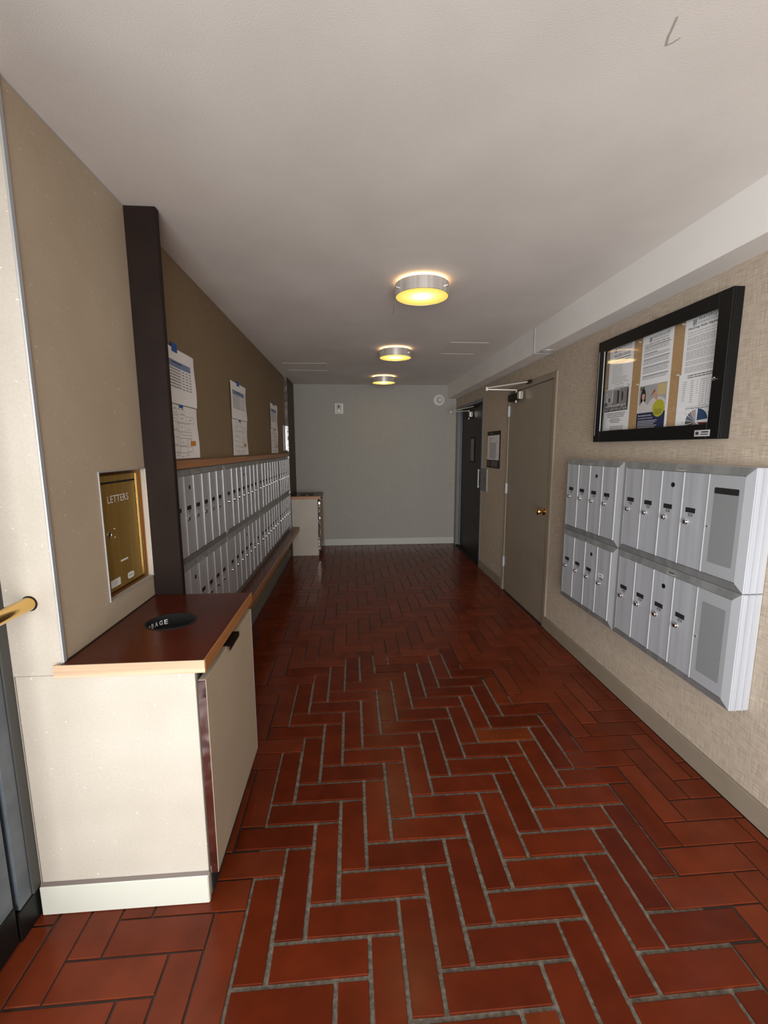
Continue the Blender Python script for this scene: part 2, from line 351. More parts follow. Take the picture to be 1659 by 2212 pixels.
struct(B(XP-.0005, XP+.0005, YF+.01, YP, ZC-.005, ZC), 'trim_6', 'alu_bright', 'thin pale caulk line along the pier and ceiling')
# baseboards
def base(name, mb, mat, label): struct(mb, name, mat, label, bevel=.002)
base('baseboard_right', B(1.586, XR-.0005, -1.8, 3.355, 0, .104).box(1.586, XR-.0005, 4.40, 5.262, 0, .104), 'greige', 'greige baseboard below the linen wall')
base('baseboard_back', B(-.44, XR-.001, YB-.012, YB-.0005, 0, .105), 'base_back', 'pale grey baseboard along the end wall')
base('baseboard_left', B(XL+.0005, -.872, YP+.04, 5.985, 0, .105), 'base_left', 'grey baseboard below the wooden ledge')
w = MB().box(-1.024, -.4935, 1.281, YF-.0005, 0, .104)
be_ = struct(w, 'baseboard_entry', 'vinyl_white', 'pale green-white vinyl baseboard at the foot of the cabinet', bevel=.003)
M['base_top'] = plain('brown_base_top', (.27, .23, .215), .8)  # brownish colour for the top face of the entry baseboard
B(-1.022, -.4945, 1.2835, YF-.0006, .1041, .1052).build('top_strip', 'base_top', be_, label='brownish top edge')
# shell behind the camera: storefront surround the daylight enters through
w = MB(); w.box(-1.35, -.9, -1.85, -1.80, 0, ZC); w.box(-.9, 1.45, -1.85, -1.80, 2.32, ZC); w.box(1.45, 1.72, -1.85, -1.80, 0, ZC)
struct(w, 'wall_front', 'laminate', 'tan wall around the opening behind the viewer')
w = MB(); w.box(-1.35, -1.10, -1.80, YF-.001, 2.2, ZC); w.box(-1.35, -1.10, -1.80, -1.15, 0, 2.2)
struct(w, 'wall_entry_side', 'laminate', 'tan wall above the entry door')

# ------------------------------------------------------------------ floor bricks (3:1 herringbone)
GX, GY, PX, PY = -.26694, 1.03724, .1002, .10643
def worn(x, y):
    return -.385 < x < 1.13 - max(0, (y-2.1))*.55 and y < 2.96 - (0.25 if x < -.1 and int(x*7) % 2 else 0)
cells = []
for j in range(-30, 56):
    for i in range(-12, 20):
        k = (i-j) % 6
        if k == 0: cells.append(('h', i, j))
        if k == 5: cells.append(('v', i, j))
M['grout_waxed'] = noisy('waxed_dark_grout', (.018, .008, .005), (.032, .016, .011), nscale=35, rough=.5)
w = MB(); XW0, XW1, YW = GX-PX*1.02, GX+PX*14, 3.0
for a in ((-1.06, XW0, -1.6, YB), (XW0, 1.60, YW, YB)): w.quad((a[0], a[2], -.0042), (a[1], a[2], -.0042), (a[1], a[3], -.0042), (a[0], a[3], -.0042))
w.quad((XW1, -1.6, -.0042), (1.60, -1.6, -.0042), (1.60, YW, -.0042), (GX+PX*9, YW, -.0042), (XW1, 2.0, -.0042))
w.build('waxed_joints', 'grout_waxed', floor, label='dark waxed-over joints outside the worn middle', kind='stuff')
brick_mesh = {}
def brick_mesh_for(kind, wornf, var):
    key = (kind, wornf, var)
    if key in brick_mesh: return brick_mesh[key]
    lx, ly = (3*PX, PY) if kind == 'h' else (PX, 3*PY)
    g = .0150 if wornf else .0062
    r = random.Random(hash(str(key)) & 255 if False else (1 if kind == 'h' else 2)*10+var+(5 if wornf else 0))
    hx, hy = (lx-g)/2, (ly-g)/2; bz = .0014 if wornf else .001; bb = .0018 if wornf else .0014
    vs = []
    jt = [(r.uniform(-.0012, .0012), r.uniform(-.0012, .0012)) for _ in range(4)]
    tilt = (r.uniform(-.0006, .0006), r.uniform(-.0006, .0006))
    for z, ins in ((-.0085, 0), (-bz, 0), (0, bb)):
        for (sx, sy2), (a, b) in zip(((-1, -1), (1, -1), (1, 1), (-1, 1)), jt):
            zz = z+(tilt[0]*sx+tilt[1]*sy2 if z > -.004 else 0)-.0006
            vs.append((sx*(hx-ins)+a, sy2*(hy-ins)+b, zz))
    fs = [(8, 9, 10, 11)]
    for l in (0, 4):
        for q in range(4): fs.append((l+q, l+(q+1) % 4, l+4+(q+1) % 4, l+4+q))
    me = bpy.data.meshes.new('brick'); me.from_pydata(vs, [], fs); me.update()
    me.materials.append(M['brick_worn' if wornf else 'brick_waxed']); brick_mesh[key] = me
    return me
XMIN, XMAX = -1.09, 1.583
def hidden(cx_, cy_):
    if cx_ < -1.12 or cx_ > 1.80: return True
    if 1.42 < cy_ < 1.75 and cx_ < -.74: return True
    if cy_ > 1.95 and cx_ < -.95: return True
    if 6.1 < cy_ and cx_ < -.56: return True
    return cy_ > YB+.08 or cy_ < -1.6
cand = []
for kind, i, j in cells:
    x0 = GX+PX*i; y0 = GY+PY*j
    x1, y1 = (x0+3*PX, y0+PY) if kind == 'h' else (x0+PX, y0+3*PY)
    xc, yc = (x0+x1)/2, (y0+y1)/2
    if hidden(xc, yc) or x1 < XMIN+.02 or x0 > XMAX-.02 or y0 > YB-.02: continue
    whole = x0 >= XMIN-.001 and x1 <= XMAX+.02 and y1 <= YB+.02
    cand.append((yc, kind, x0, x1, y0, y1, xc, yc, whole))
cand.sort()
rest_w, rest_x = MB(), MB(); n_ind = 0
for _, kind, x0, x1, y0, y1, xc, yc, whole in cand:
    wf = worn(xc, yc)
    vis = yc > .80 and n_ind < 300
    if vis and whole:
        me = brick_mesh_for(kind, wf, random.randrange(4))
        o = bpy.data.objects.new('brick', me); COL.objects.link(o); o.parent = floor; o.location = (xc-.00725+.00725, yc, .06); n_ind += 1
    else:
        g = .007 if wf else .0042; xa, xb, ya, yb = max(x0+g, XMIN), min(x1-g, XMAX), y0+g, min(y1-g, YB-.014)
        if xb-xa < .008 or yb-ya < .008: continue
        if vis:
            o = MB().box(xa, xb, ya, yb, -.0085, -.0006).build('brick', 'brick_worn' if wf else 'brick_waxed', floor, bevel=.0015); n_ind += 1
        else:
            (rest_w if wf else rest_x).box(xa, xb, ya, yb, -.0085, -.0006)
tag(rest_x.build('brick_field', 'brick_waxed', floor), 'smaller brick tiles of the far corridor', kind='stuff')
if rest_w.v: tag(rest_w.build('brick_field', 'brick_worn', floor), 'brick tiles by the entrance', kind='stuff')

# ------------------------------------------------------------------ entry storefront at far left of view
t = thing('door_1', (-1.06, .7, 0), 'blue-grey metal entry door and frame at the left edge', kind='structure')
B(-1.098, -1.0285, 1.266, YF-.0005, .10, 2.2).build('door_frame', 'storefront_dark', t, bevel=.001)
B(-1.098, -1.034, 1.216, 1.2655, .10, 2.2).build('door_frame', 'storefront', t, bevel=.002, label='lighter blue-grey face of the frame')
B(-1.098, -1.031, 1.205, YF-.0005, 0, .0995).build('frame_foot', 'board_black', t, bevel=.002, label='dark scuffed foot of the frame')
B(-1.09, -1.06, 1.2, 1.2155, .0, 2.2).build('gap_shade', 'void', t)  # black strip standing in for the shade in the gap beside the door
w = MB().box(-1.09, -1.038, 1.09, 1.2, .13, 2.15).box(-1.09, -1.038, -1.1, -.98, .13, 2.15).box(-1.09, -1.038, -.98, 1.09, 2.04, 2.15)
w.build('door_leaf', 'storefront', t, bevel=.002)
B(-1.092, -1.034, -1.1, 1.2, .006, .1295).build('kick_plate', 'board_black', t, bevel=.003)
B(-1.066, -1.062, -.98, 1.09, .13, 2.04).build('pane', 'glass', t)
B(-1.098, -1.03, -1.15, 1.30-.001, 2.1515, 2.199).build('door_frame', 'storefront_dark', t)

r = thing('handrail', (-.957, 1.29, 1.05), 'round brass rail ending in the cream wall at the left edge', 'rail')
MB().cyl((-.957, YF+.0, 1.05), (-.957, .45, 1.05), .0205, n=28).build('rail_tube', 'brass_shiny', r, smooth=True)
MB().cyl((-.957, YF-.0006, 1.05), (-.957, YF-.0026, 1.05), .0238, .0215, n=18).build('wall_hole', 'void', r)
B(-1.02, -.957, .462, .478, 1.04, 1.06).build('rail_bracket', 'brass_shiny', r, bevel=.002)
B(-1.037, -1.02, .44, .50, 1.01, 1.09).build('bracket_plate', 'brass_shiny', r, bevel=.003)

# ------------------------------------------------------------------ near cabinet
def cabinet(o, x0, xf, y0, y1, zt, thk, near, label, holex, holey, hr, oakmat):
    t = thing('cabinet', (x0, y0, 0), label, 'cabinet')
    xb = xf-.035                                   # carcass front
    B(x0+.001, xb, y0, y1, .0 if not near else .0, zt-thk-.001).build('carcass', 'laminate', t, bevel=.0015)
    if near: B(xb, xb+.006, y0+.02, y1-.02, .001, zt-thk-.02).build('door_gap', 'void', t)
    d = B(xb+.008, xf-.003, y0+.001, y1-.004, .095, zt-thk-.035).build('door', 'laminate_tan', t, bevel=.001)
    B(xb+.0065, xf-.0045, y0-.0008, y0+.0008, .0955, zt-thk-.036).build('door_edge', 'metal_edge', d, label='polished metal door edge strip')
    B(xf-.0035, xf-.0025, y1-.0055, y1-.0035, .0955, zt-thk-.036).build('door_edge', 'alu_bright', d)
    return t, d, xb
tcab, door, xb = cabinet(None, -1.026, -.462, YF, YP-.002, ZT, .041, True, 'cream speckled cabinet with a dark red counter and a round waste hole, nearest the viewer', 0, 0, 0, 0)
MB().box(-.482, -.455, 1.535, 1.665, .783, .7865).box(-.4575, -.455, 1.535, 1.665, .768, .783).build('pull', 'darkbrown', door, label='dark brown tab pull')
# counter slab with a round hole
def slab_with_hole(x0, x1, y0, y1, z, cx, cy_, rx, ry, n=40):
    # top surface as a ring of quads between hole and rectangle
    vs, fs = [], []
    for k in range(n):
        a = 2*math.pi*k/n; ca, sa = math.cos(a), math.sin(a)
        tx = ((x1-cx) if ca > 0 else (x0-cx))/ca if abs(ca) > 1e-6 else 1e9
        ty = ((y1-cy_) if sa > 0 else (y0-cy_))/sa if abs(sa) > 1e-6 else 1e9
        s = min(tx, ty); vs += [(cx+rx*ca, cy_+ry*sa, z), (cx+s*ca, cy_+s*sa, z)]
    for k in range(n):
        a, b = 2*k, 2*((k+1) % n)
        fs.append((a, a+1, b+1, b))
        p, q = vs[a+1], vs[b+1]
        if abs(p[0]-q[0]) > 1e-5 and abs(p[1]-q[1]) > 1e-5:
            vs.append((x1 if max(p[0], q[0]) > cx and abs(max(p[0], q[0])-x1) < 1e-5 else x0, y1 if abs(max(p[1], q[1])-y1) < 1e-5 else y0, z)); fs.append((a+1, len(vs)-1, b+1))
    return vs, fs
hx_, hy_, hr_ = -.683, 1.598, .087
vs, fs = slab_with_hole(XP+.001, -.4625, 1.283, YP-.003, ZT, hx_, hy_, hr_, .078)
mb = MB(); mb.add(vs, fs)
ct = mb.build('countertop', 'counter', tcab, normals=False)
B(-.90, -.459, 1.281, 1.287, .821, ZT-.0006).box(XP+.001, -.459, 1.287, 1.2995, .821, .8225).build('front_edging', 'oak_light', tcab, label='pale oak edging facing the entrance')
B(-.4665, -.458, 1.2872, YP-.003, .821, ZT-.0006).build('side_edging', 'oak_orange', tcab, label='orange oak edging on the corridor side')
MB().box(XP+.0015, -.467, 1.301, 1.312, .8218, .826).build('counter_core', 'void', tcab)
B(XP+.0005, XP+.006, YF+.006, YP-.004, ZT, ZT+.0025).build('sealant_line', 'black', tcab)
# liner ring
n = 40; liner = MB(); vs = []
for z, f in ((ZT+.0025, 1.02), (ZT+.0025, .975), (ZT-.002, .96), (.8212, .95)):
    for k in range(n):
        a = 2*math.pi*k/n; vs.append((hx_+hr_*f*math.cos(a), hy_+.078*f*math.sin(a), z))
fs = [(l*n+k, l*n+(k+1) % n, (l+1)*n+(k+1) % n, (l+1)*n+k) for l in range(3) for k in range(n)] + [tuple(3*n+k for k in range(n))]
vs2 = []
for k in range(n):
    a = 2*math.pi*k/n; vs2.append((hx_+hr_*1.035*math.cos(a), hy_+.078*1.035*math.sin(a), ZT+.0002))
b0 = len(vs); vs += vs2; fs += [(k, (k+1) % n, b0+(k+1) % n, b0+k) for k in range(n)]
liner.add(vs, fs); lin = liner.build('waste_ring', 'void', tcab, smooth=True, normals=False)
txt = MB(); word = 'GARBAGE'
for k, ch in enumerate(word):
    a = math.radians(205-k*13.5)                         # along the inner wall, left round to the back
    c = Vector((hx_+hr_*.925*math.cos(a), hy_+.078*.925*math.sin(a), .838)); tn = Vector((math.sin(a), -math.cos(a), 0))
    put_text(txt, ch, lambda u, w_, c=c, tn=tn: c+tn*u+Vector((0, 0, w_)), 0, 0, .0125, .0185, bold=True)
txt.build('lettering', 'white_letter', lin, normals=False)

# letter box in the pier
lb = thing('letter_box', (-.912, HY0, HZ0), 'brass letter drop box marked LETTERS set in the tan pier', 'mailbox')
FL = lambda u, w_, d=0: Vector((-.905+d, HY0+u, HZ0+w_))         # u towards the far side, w up, d out of the wall
W_, H_ = HY1-HY0-.0005, HZ1-HZ0
fr = MB()
for a in ((0, W_, 0, .013), (0, W_, H_-.014, H_-.001), (0, .012, .013, H_-.014), (W_-.012, W_, .013, H_-.014)): fr.pbox(FL, a[0]+.001, a[1], a[2]+.001, a[3], -.005, .009)
fr.build('frame', 'brass_dark', lb, bevel=.002, seg=2)
MB().pbox(FL, .0125, W_-.0125, .0145, H_-.0145, -.005, .003).build('front_plate', 'brass', lb)
MB().cyl(FL(W_-.028, .016, -.002), FL(W_-.028, H_-.016, -.002), .0125, n=28).build('bright_rim', 'brass_shiny', lb, smooth=True, label='bright polished brass rim')
MB().pbox(FL, .02, W_-.045, .419, .426, .0031, .0042).build('slot_opening', 'void', lb)
MB().pbox(FL, .02, W_-.05, .405, .4185, .0031, .006).build('slot_lip', 'brass', lb, bevel=.002)
tx = MB(); put_text(tx, 'LETTERS', lambda u, w_: FL(u, w_, .0036), .157, .360, .150, .027)
tx.build('lettering', 'sticker', lb, normals=False)
MB().lathe(FL(.074, .231, .003), (1, 0, 0), [(0, .0115), (.003, .0115), (.0035, .009), (.001, .008)], 20).build('lock', 'dullchrome', lb, smooth=True)
MB().cyl(FL(.074, .231, .004), FL(.074, .231, .0048), .0078, n=16).build('keyhole', 'void', lb)
MB().cyl(FL(.111, .248, .003), FL(.111, .248, .0045), .0026, n=10).build('screw', 'sticker', lb)
MB().cyl(FL(.110, .215, .003), FL(.110, .215, .0045), .0026, n=10).build('screw', 'sticker', lb)
MB().pbox(FL, .137, .190, .112, .119, .003, .0034).build('small_decal', 'sticker', lb)
def decal(mb, u0, u1, w0, w1, r_, F, d, n=5):
    pts = []
    for cx_, cy_, a0 in ((u1-r_, w1-r_, 0), (u0+r_, w1-r_, 90), (u0+r_, w0+r_, 180), (u1-r_, w0+r_, 270)):
        for k in range(n):
            a = math.radians(a0+90*k/(n-1)); pts.append(F(cx_+r_*math.cos(a), cy_+r_*math.sin(a), d))
    mb.add(pts, [tuple(range(len(pts)))]); return mb
decal(MB(), .053, .121, .029, .058, .004, FL, .0036).build('sticker', 'sticker', lb, normals=False)
decal(MB(), .174, .225, .030, .055, .011, FL, .0036).build('sticker', 'sticker', lb, normals=False)
w = MB()
for a in (.038, .0435, .049): w.pbox(FL, .075, .10, a-.001, a+.001, .0037, .0039)
w.build('sticker_print', 'ink_grey', lb)
MB().pbox(FL, .183, .216, .040, .0445, .0037, .0039).build('sticker_print', 'ink_grey', lb)

# ------------------------------------------------------------------ mailbox units
def mailbox(P, L, H, depth, ndoor, label, group, master, parcel=None, slotless=(), plate_u=None, dw=.1405):
    """P(u,w,d) local wall frame: u left to right, w up, d out of the wall."""
    c0 = P(0, 0, 0); t = thing('mailbox_unit', c0, label, 'mailbox', group)
    G = .0015
    MB().pbox(P, G, L-G, G, H-G, .0005, depth).build('case', 'alu', t, label='pale aluminium side of the case' if depth > .05 else 'case')
    m_ = .034; dd = depth+.008
    fr = MB()
    o_ = [(G, G), (L-G, G), (L-G, H-G), (G, H-G)]; i_ = [(m_, m_), (L-m_, m_), (L-m_, H-m_), (m_, H-m_)]
    for k in range(4):
        a, b = o_[k], o_[(k+1) % 4]; c, d = i_[(k+1) % 4], i_[k]
        vs = [P(*a, depth), P(*b, depth), P(*c, dd), P(*d, dd), P(*c, depth), P(*d, depth)]
        e = .0015
        mb = MB().add(vs, [(0, 1, 2, 3), (3, 2, 4, 5), (0, 3, 5), (1, 4, 2), (0, 5, 4, 1)])
        mb.build('frame_side', 'alu_trim' if k in (0, 2) else 'alu_bright', t)  # light fall put into the colour: level rails darker, uprights brighter
    if parcel is not None:
        for (a, b, e) in ((.003, .030, .002), (.030, .034, .006), (.034, .058, .002), (.058, .062, .006), (.062, .081, .002)):
            MB().pbox(P, L-.0015, L+e, .003, H-.003, a, b).build('side_flange', 'alu', t)
    x = m_+.001
    nd = ndoor
    for k in range(nd):
        u0, u1 = x+k*dw, x+(k+1)*dw-.007
        w0, w1 = m_+.002, H-m_-.002
        d = MB().pbox(P, u0, u1, w0, w1, depth, depth+.007).build('door', 'alu', t, bevel=.0012)
        MB().pbox(P, u1+.0012, u1+.0055, w0, w1, depth, depth+(.0092 if depth > .05 else .0112)).build('divider', 'divider', t)
        if k in slotless:
            MB().pbox(P, u0+.022, u0+.072, H-.214, H-.192, depth+.007, depth+.0076).build('name_slot', 'sticker', d)
            MB().pbox(P, u0+.028, u0+.066, H-.209, H-.197, depth+.0076, depth+.008).build('name_card', 'alu', d)
        else:
            MB().pbox(P, u0+.022, u0+.077, H-.214, H-.192, depth+.007, depth+.0076).build('name_slot', 'void', d)
        MB().pbox(P, u0+.042, u0+.064, H-.229, H-.218, depth+.007, depth+.0078).build('number_plate', 'black', d)
        MB().pbox(P, u0+.045, u0+.061, H-.2265, H-.2205, depth+.0078, depth+.008).build('number_plate', 'alu', d)
        lk = MB().lathe(P(u0+.030, H-.257, depth+.007), P(0, 0, 1)-P(0, 0, 0), [(0, .0135), (.003, .0135), (.005, .0105), (.0105, .0095), (.0112, .008)], 18).build('lock', 'chrome', d, smooth=True)
        if k == master:
            MB().lathe(P(u0+.072, H-.098, depth+.007), P(0, 0, 1)-P(0, 0, 0), [(0, .0115), (.0015, .0115), (.002, .009)], 16).build('master_lock', 'black', d)
    if parcel is not None:
        u0, u1 = x+nd*dw, L-m_-.001; w0, w1 = m_+.002, H-m_-.002
        d = MB().pbox(P, u0, u1, w0, w1, depth, depth+.0075).build('parcel_door', 'alu_bright', t, bevel=.0012)
        wu0, wu1, ww0, ww1 = u0+.028, u1-.022, w0+.052, w1-.052
        f2 = lambda u, w_, e: P(u, w_, e)
        decal(MB(), wu0, wu1, ww0, ww1, .006, f2, depth+.0079).build('mesh_panel', 'screen_mesh', d, normals=False)
        if parcel == 'open': decal(MB(), wu0+.001, wu1-.001, ww1-.026, ww1-.001, .004, f2, depth+.0084).build('slot_opening', 'void', d, normals=False)
        MB().cyl(P(u0+.012, (w0+w1)/2-.01, depth+.0075), P(u0+.012, (w0+w1)/2-.01, depth+.0105), .0035, n=12).build('knob', 'dullchrome', d)
    if plate_u:
        for (a, b, c) in ((plate_u, .06, 'alu'),):
            s = (H-m_, H-G)
            q = lambda u, f: P(u, H-m_+(m_-G)*f, dd-.011*f+.0008)
            MB().quad(q(a, .15), q(a+b, .15), q(a+b, .8), q(a, .8)).build('rating_plate', 'alu_bright' , t)
            MB().quad(*[v+(P(0, 0, .0006)-P(0, 0, 0)) for v in (q(a+.012, .3), q(a+b-.014, .3), q(a+b-.014, .68), q(a+.012, .68))]).build('plate_window', 'dullchrome', t)
    return t
def PR(y1, z0): return lambda u, w_, d: Vector((XR-d, y1-u, z0+w_))
def PLf(y0, z0): return lambda u, w_, d: Vector((XL+d, y0+u, z0+w_))
gr = 'aluminium mailbox units on the right wall'
DR = .085
mailbox(PR(2.965, .930), .645, .495, DR, 4, 'upper far mailbox unit of the right wall, four narrow doors', gr, 2, plate_u=.28)
mailbox(PR(2.965, .436), .645, .494, DR, 4, 'lower far mailbox unit of the right wall, one door with a pale name card', gr, 2, slotless=(3,), plate_u=.28)
mailbox(PR(2.320, .930), .800, .495, DR, 4, 'upper near mailbox unit under the notice case, tall grey window with a black slot', gr, 2, parcel='open', plate_u=.40)
mailbox(PR(2.320, .436), .800, .494, DR, 4, 'lower near mailbox unit of the right wall, tall plain grey window', gr, 2, parcel='shut', plate_u=.40)
gl = 'aluminium mailbox units in the left wall'
rowsz = ((.915, .485, 'upper'), (.430, .485, 'lower'))
names = ('nearest the dark post', 'second from the dark post', 'third from the dark post', 'farthest, beside the far cabinet')
ys = ((1.962, 7, .98+.027), (2.97, 7, 1.05), (4.02, 7, 1.05), (5.07, 6, .91))
for z0, hh, rn in rowsz:
    for (y0, nd, L), nm in zip(ys, names):
        ndd = nd
        P = PLf(y0, z0)
        if y0 < 2:  # first unit partly behind the post: doors counted back from its far end
            off = L-.034*2-.001-7*.1405
            mailbox(PLf(2.97-1.05 if False else y0, z0), L, hh, .025, 7, '%s row mailbox unit of the left wall, %s' % (rn, nm), gl, 2, plate_u=.48, dw=(L-.068-.001)/7)
        else:
            mailbox(P, L, hh, .025, nd, '%s row mailbox unit of the left wall, %s' % (rn, nm), gl, 3, plate_u=.45, dw=(L-.069)/nd, slotless=((5,) if (rn == 'lower' and 2.9 < y0 < 3) else ()))

sh = thing('wall_shelf', (XL, YP+.034, 1.402), 'long orange oak shelf board above the left mailboxes', 'shelf')
B(XL+.0005, -.846, YP+.034, 5.96, 1.402, 1.441).build('board', 'oak_orange', sh, bevel=.001)
B(XL+.0005, -.842, 5.96, 5.985, 1.400, 1.443).build('end_cap', 'black', sh, bevel=.001, label='dark end of the board')
be = thing('wall_ledge', (XL, YP+.034, .37), 'long dark red wooden ledge below the left mailboxes', 'ledge')
B(XL+.0005, -.7525, YP+.034, 6.047, .371, .4175).build('ledge_top', 'bench', be, bevel=.001)
B(-.7524, -.745, YP+.034, 6.047, .370, .4165).build('front_edging', 'oak_orange', be, label='orange oak front edge')
w = B(XL+.0005, XL+.022, YP+.036, 5.985, .418, .4295)
w.build('mailbox_sill', 'alu_trim', be, label='aluminium strip under the mailboxes')

# far cabinet
fc, fd, fxb = cabinet(None, -.8505, -.452, 6.05, YB-.002, .845, .038, False, 'small cream cabinet in the far left corner with a brown top', 0, 0, 0, 0)
B(-.8505, -.4475, 6.045, YB-.002, .807, .844).build('countertop', 'bench', fc, bevel=.001)
B(-.8505, -.446, 6.041, 6.0449, .807, .8435).build('front_edging', 'oak_orange', fc)
vs = []
MB().lathe((-.66, 6.33, .8442), (0, 0, 1), [(0, .10), (.006, .10), (.006, .088), (.002, .086)], 32).build('waste_ring', 'black', fc)
B(-.48, -.455, 6.30, 6.42, .7715, .775).build('pull', 'dullchrome', fd)

# ------------------------------------------------------------------ printed sheets taped above the shelf
def wavy(side):
    def f(u, w_):
        return .002+.004*(math.sin(u*9+side)*.5+.5)*(1-abs(w_-.5))+.006*max(0, u-.8)*5*(.4+.6*math.sin(w_*5+side))
    return f
def lsheet(y0, z0, Wd, Hh, label, kind, side, dark=False, extra=0):
    t = thing('printed_sheet', (XL, y0+Wd/2, z0), label, 'paper', 'printed sheets taped above the left shelf')
    fn = wavy(side)
    def F(u, w_, d=0): return Vector((XL+.0015+extra+fn(u, w_)+d, y0+u*Wd, z0+w_*Hh))
    nu, nw = 12, 8; mb = MB()
    mb.add([F(a/nu, b/nw) for b in range(nw+1) for a in range(nu+1)], [(b*(nu+1)+a, b*(nu+1)+a+1, (b+1)*(nu+1)+a+1, (b+1)*(nu+1)+a) for b in range(nw) for a in range(nu)])
    mb.build('paper', 'paper', t, smooth=True, normals=False)
    def bar(mb, u0, u1, w0, w1, d=.0006, n=6):
        vs = [F(u0+(u1-u0)*k/n, w_, d) for w_ in (w0, w1) for k in range(n+1)]
        mb.add(vs, [(k, k+1, n+2+k, n+1+k) for k in range(n)])
    if kind == 'table':
        m1 = MB(); bar(m1, .10, .86, .66, .78); m1.build('table_header', 'blue_head', t, normals=False)
        m2 = MB()
        for k in range(7):
            w_ = .62-k*.053; bar(m2, .10, .56, w_, w_+.012)
            for uu in (.60, .70, .80): bar(m2, uu, uu+.055, w_-.004, w_+.007, n=2)
            bar(m2, .10, .86, w_-.012, w_-.009)
        bar(m2, .30, .60, .735, .755, .0009)
        m2.build('print', 'ink', t, normals=False)
        m3_ = MB(); bar(m3_, .40 if side > 1 else .34, .56 if side > 1 else .50, .93, 1.07 if side > 1 else 1.09, .001, 2); m3_.build('tape', 'blue_tape', t, normals=False, label='strip of blue tape')
    else:
        m2 = MB(); lw = .006; lh = .009
        def rect(u0, u1, w0, w1):
            bar(m2, u0, u1, w0, w0+lh, n=3); bar(m2, u0, u1, w1, w1+lh, n=3); bar(m2, u0, u0+lw, w0, w1, n=1); bar(m2, u1, u1+lw, w0, w1, n=1)
        for a in ((.28, .36, .84, .92), (.50, .58, .84, .92), (.12, .38, .68, .80), (.38, .62, .66, .82), (.62, .86, .68, .80), (.24, .34, .54, .68), (.40, .58, .50, .68), (.64, .72, .54, .66), (.12, .38, .40, .52), (.38, .76, .38, .50),
                  (.46, .76, .44, .50), (.22, .34, .26, .40), (.42, .60, .22, .38), (.64, .74, .26, .36), (.16, .40, .12, .24), (.40, .62, .10, .24), (.62, .78, .12, .22), (.30, .38, .05, .10), (.58, .66, .05, .10)): rect(*a)
        for a in ((.30, .34, .93), (.40, .46, .92), (.52, .57, .93), (.46, .51, .59), (.48, .53, .30), (.22, .30, .74), (.46, .55, .75), (.7, .8, .74), (.44, .5, .03)): bar(m2, a[0], a[1], a[2], a[2]+.014, n=1)
        m2.build('floor_plan_print', 'ink_grey', t, normals=False)
        m3_ = MB(); bar(m3_, .44, .56, .95, 1.02, .0012, 2); m3_.build('tape', 'blue_tape', t, normals=False, label='small strip of blue tape')
        m4 = MB(); bar(m4, .72, .88, .24, .34, .001, 2); m4.build('marker', 'orange_mark', t, normals=False, label='orange highlighted square')
    return t
for y0, wd, sd, pos in ((2.135, .45, 0.4, 'nearest the dark post'), (3.32, .46, 1.6, 'in the middle above the shelf'), (4.87, .44, 2.9, 'farthest along the shelf')):
    lsheet(y0, 1.727, wd, .272, 'printed sheet with a blue-headed table, %s' % pos, 'table', sd, extra=.004)
    lsheet(y0+.01, 1.452, wd, .272, 'printed floor plan sheet with an orange square, %s' % pos, 'plan', sd+.3, extra=.0)

# metal holder at the far end of the left wall
hd = thing('document_holder', (XL, 5.83, 1.47), 'narrow shiny metal holder on the left wall beyond the last sheet', 'holder')
B(XL+.0005, XL+.008, 5.77, 5.965, 1.475, 1.80).build('back_plate', 'alu_trim', hd, bevel=.001)
MB().box(XL+.008, XL+.028, 5.77, 5.777, 1.475, 1.80).box(XL+.008, XL+.028, 5.958, 5.965, 1.475, 1.80).box(XL+.008, XL+.028, 5.777, 5.958, 1.475, 1.482).box(XL+.008, XL+.028, 5.777, 5.958, 1.793, 1.80).build('rim', 'chrome', hd, bevel=.001)
B(XL+.0085, XL+.012, 5.785, 5.95, 1.49, 1.785).build('insert', 'black', hd)

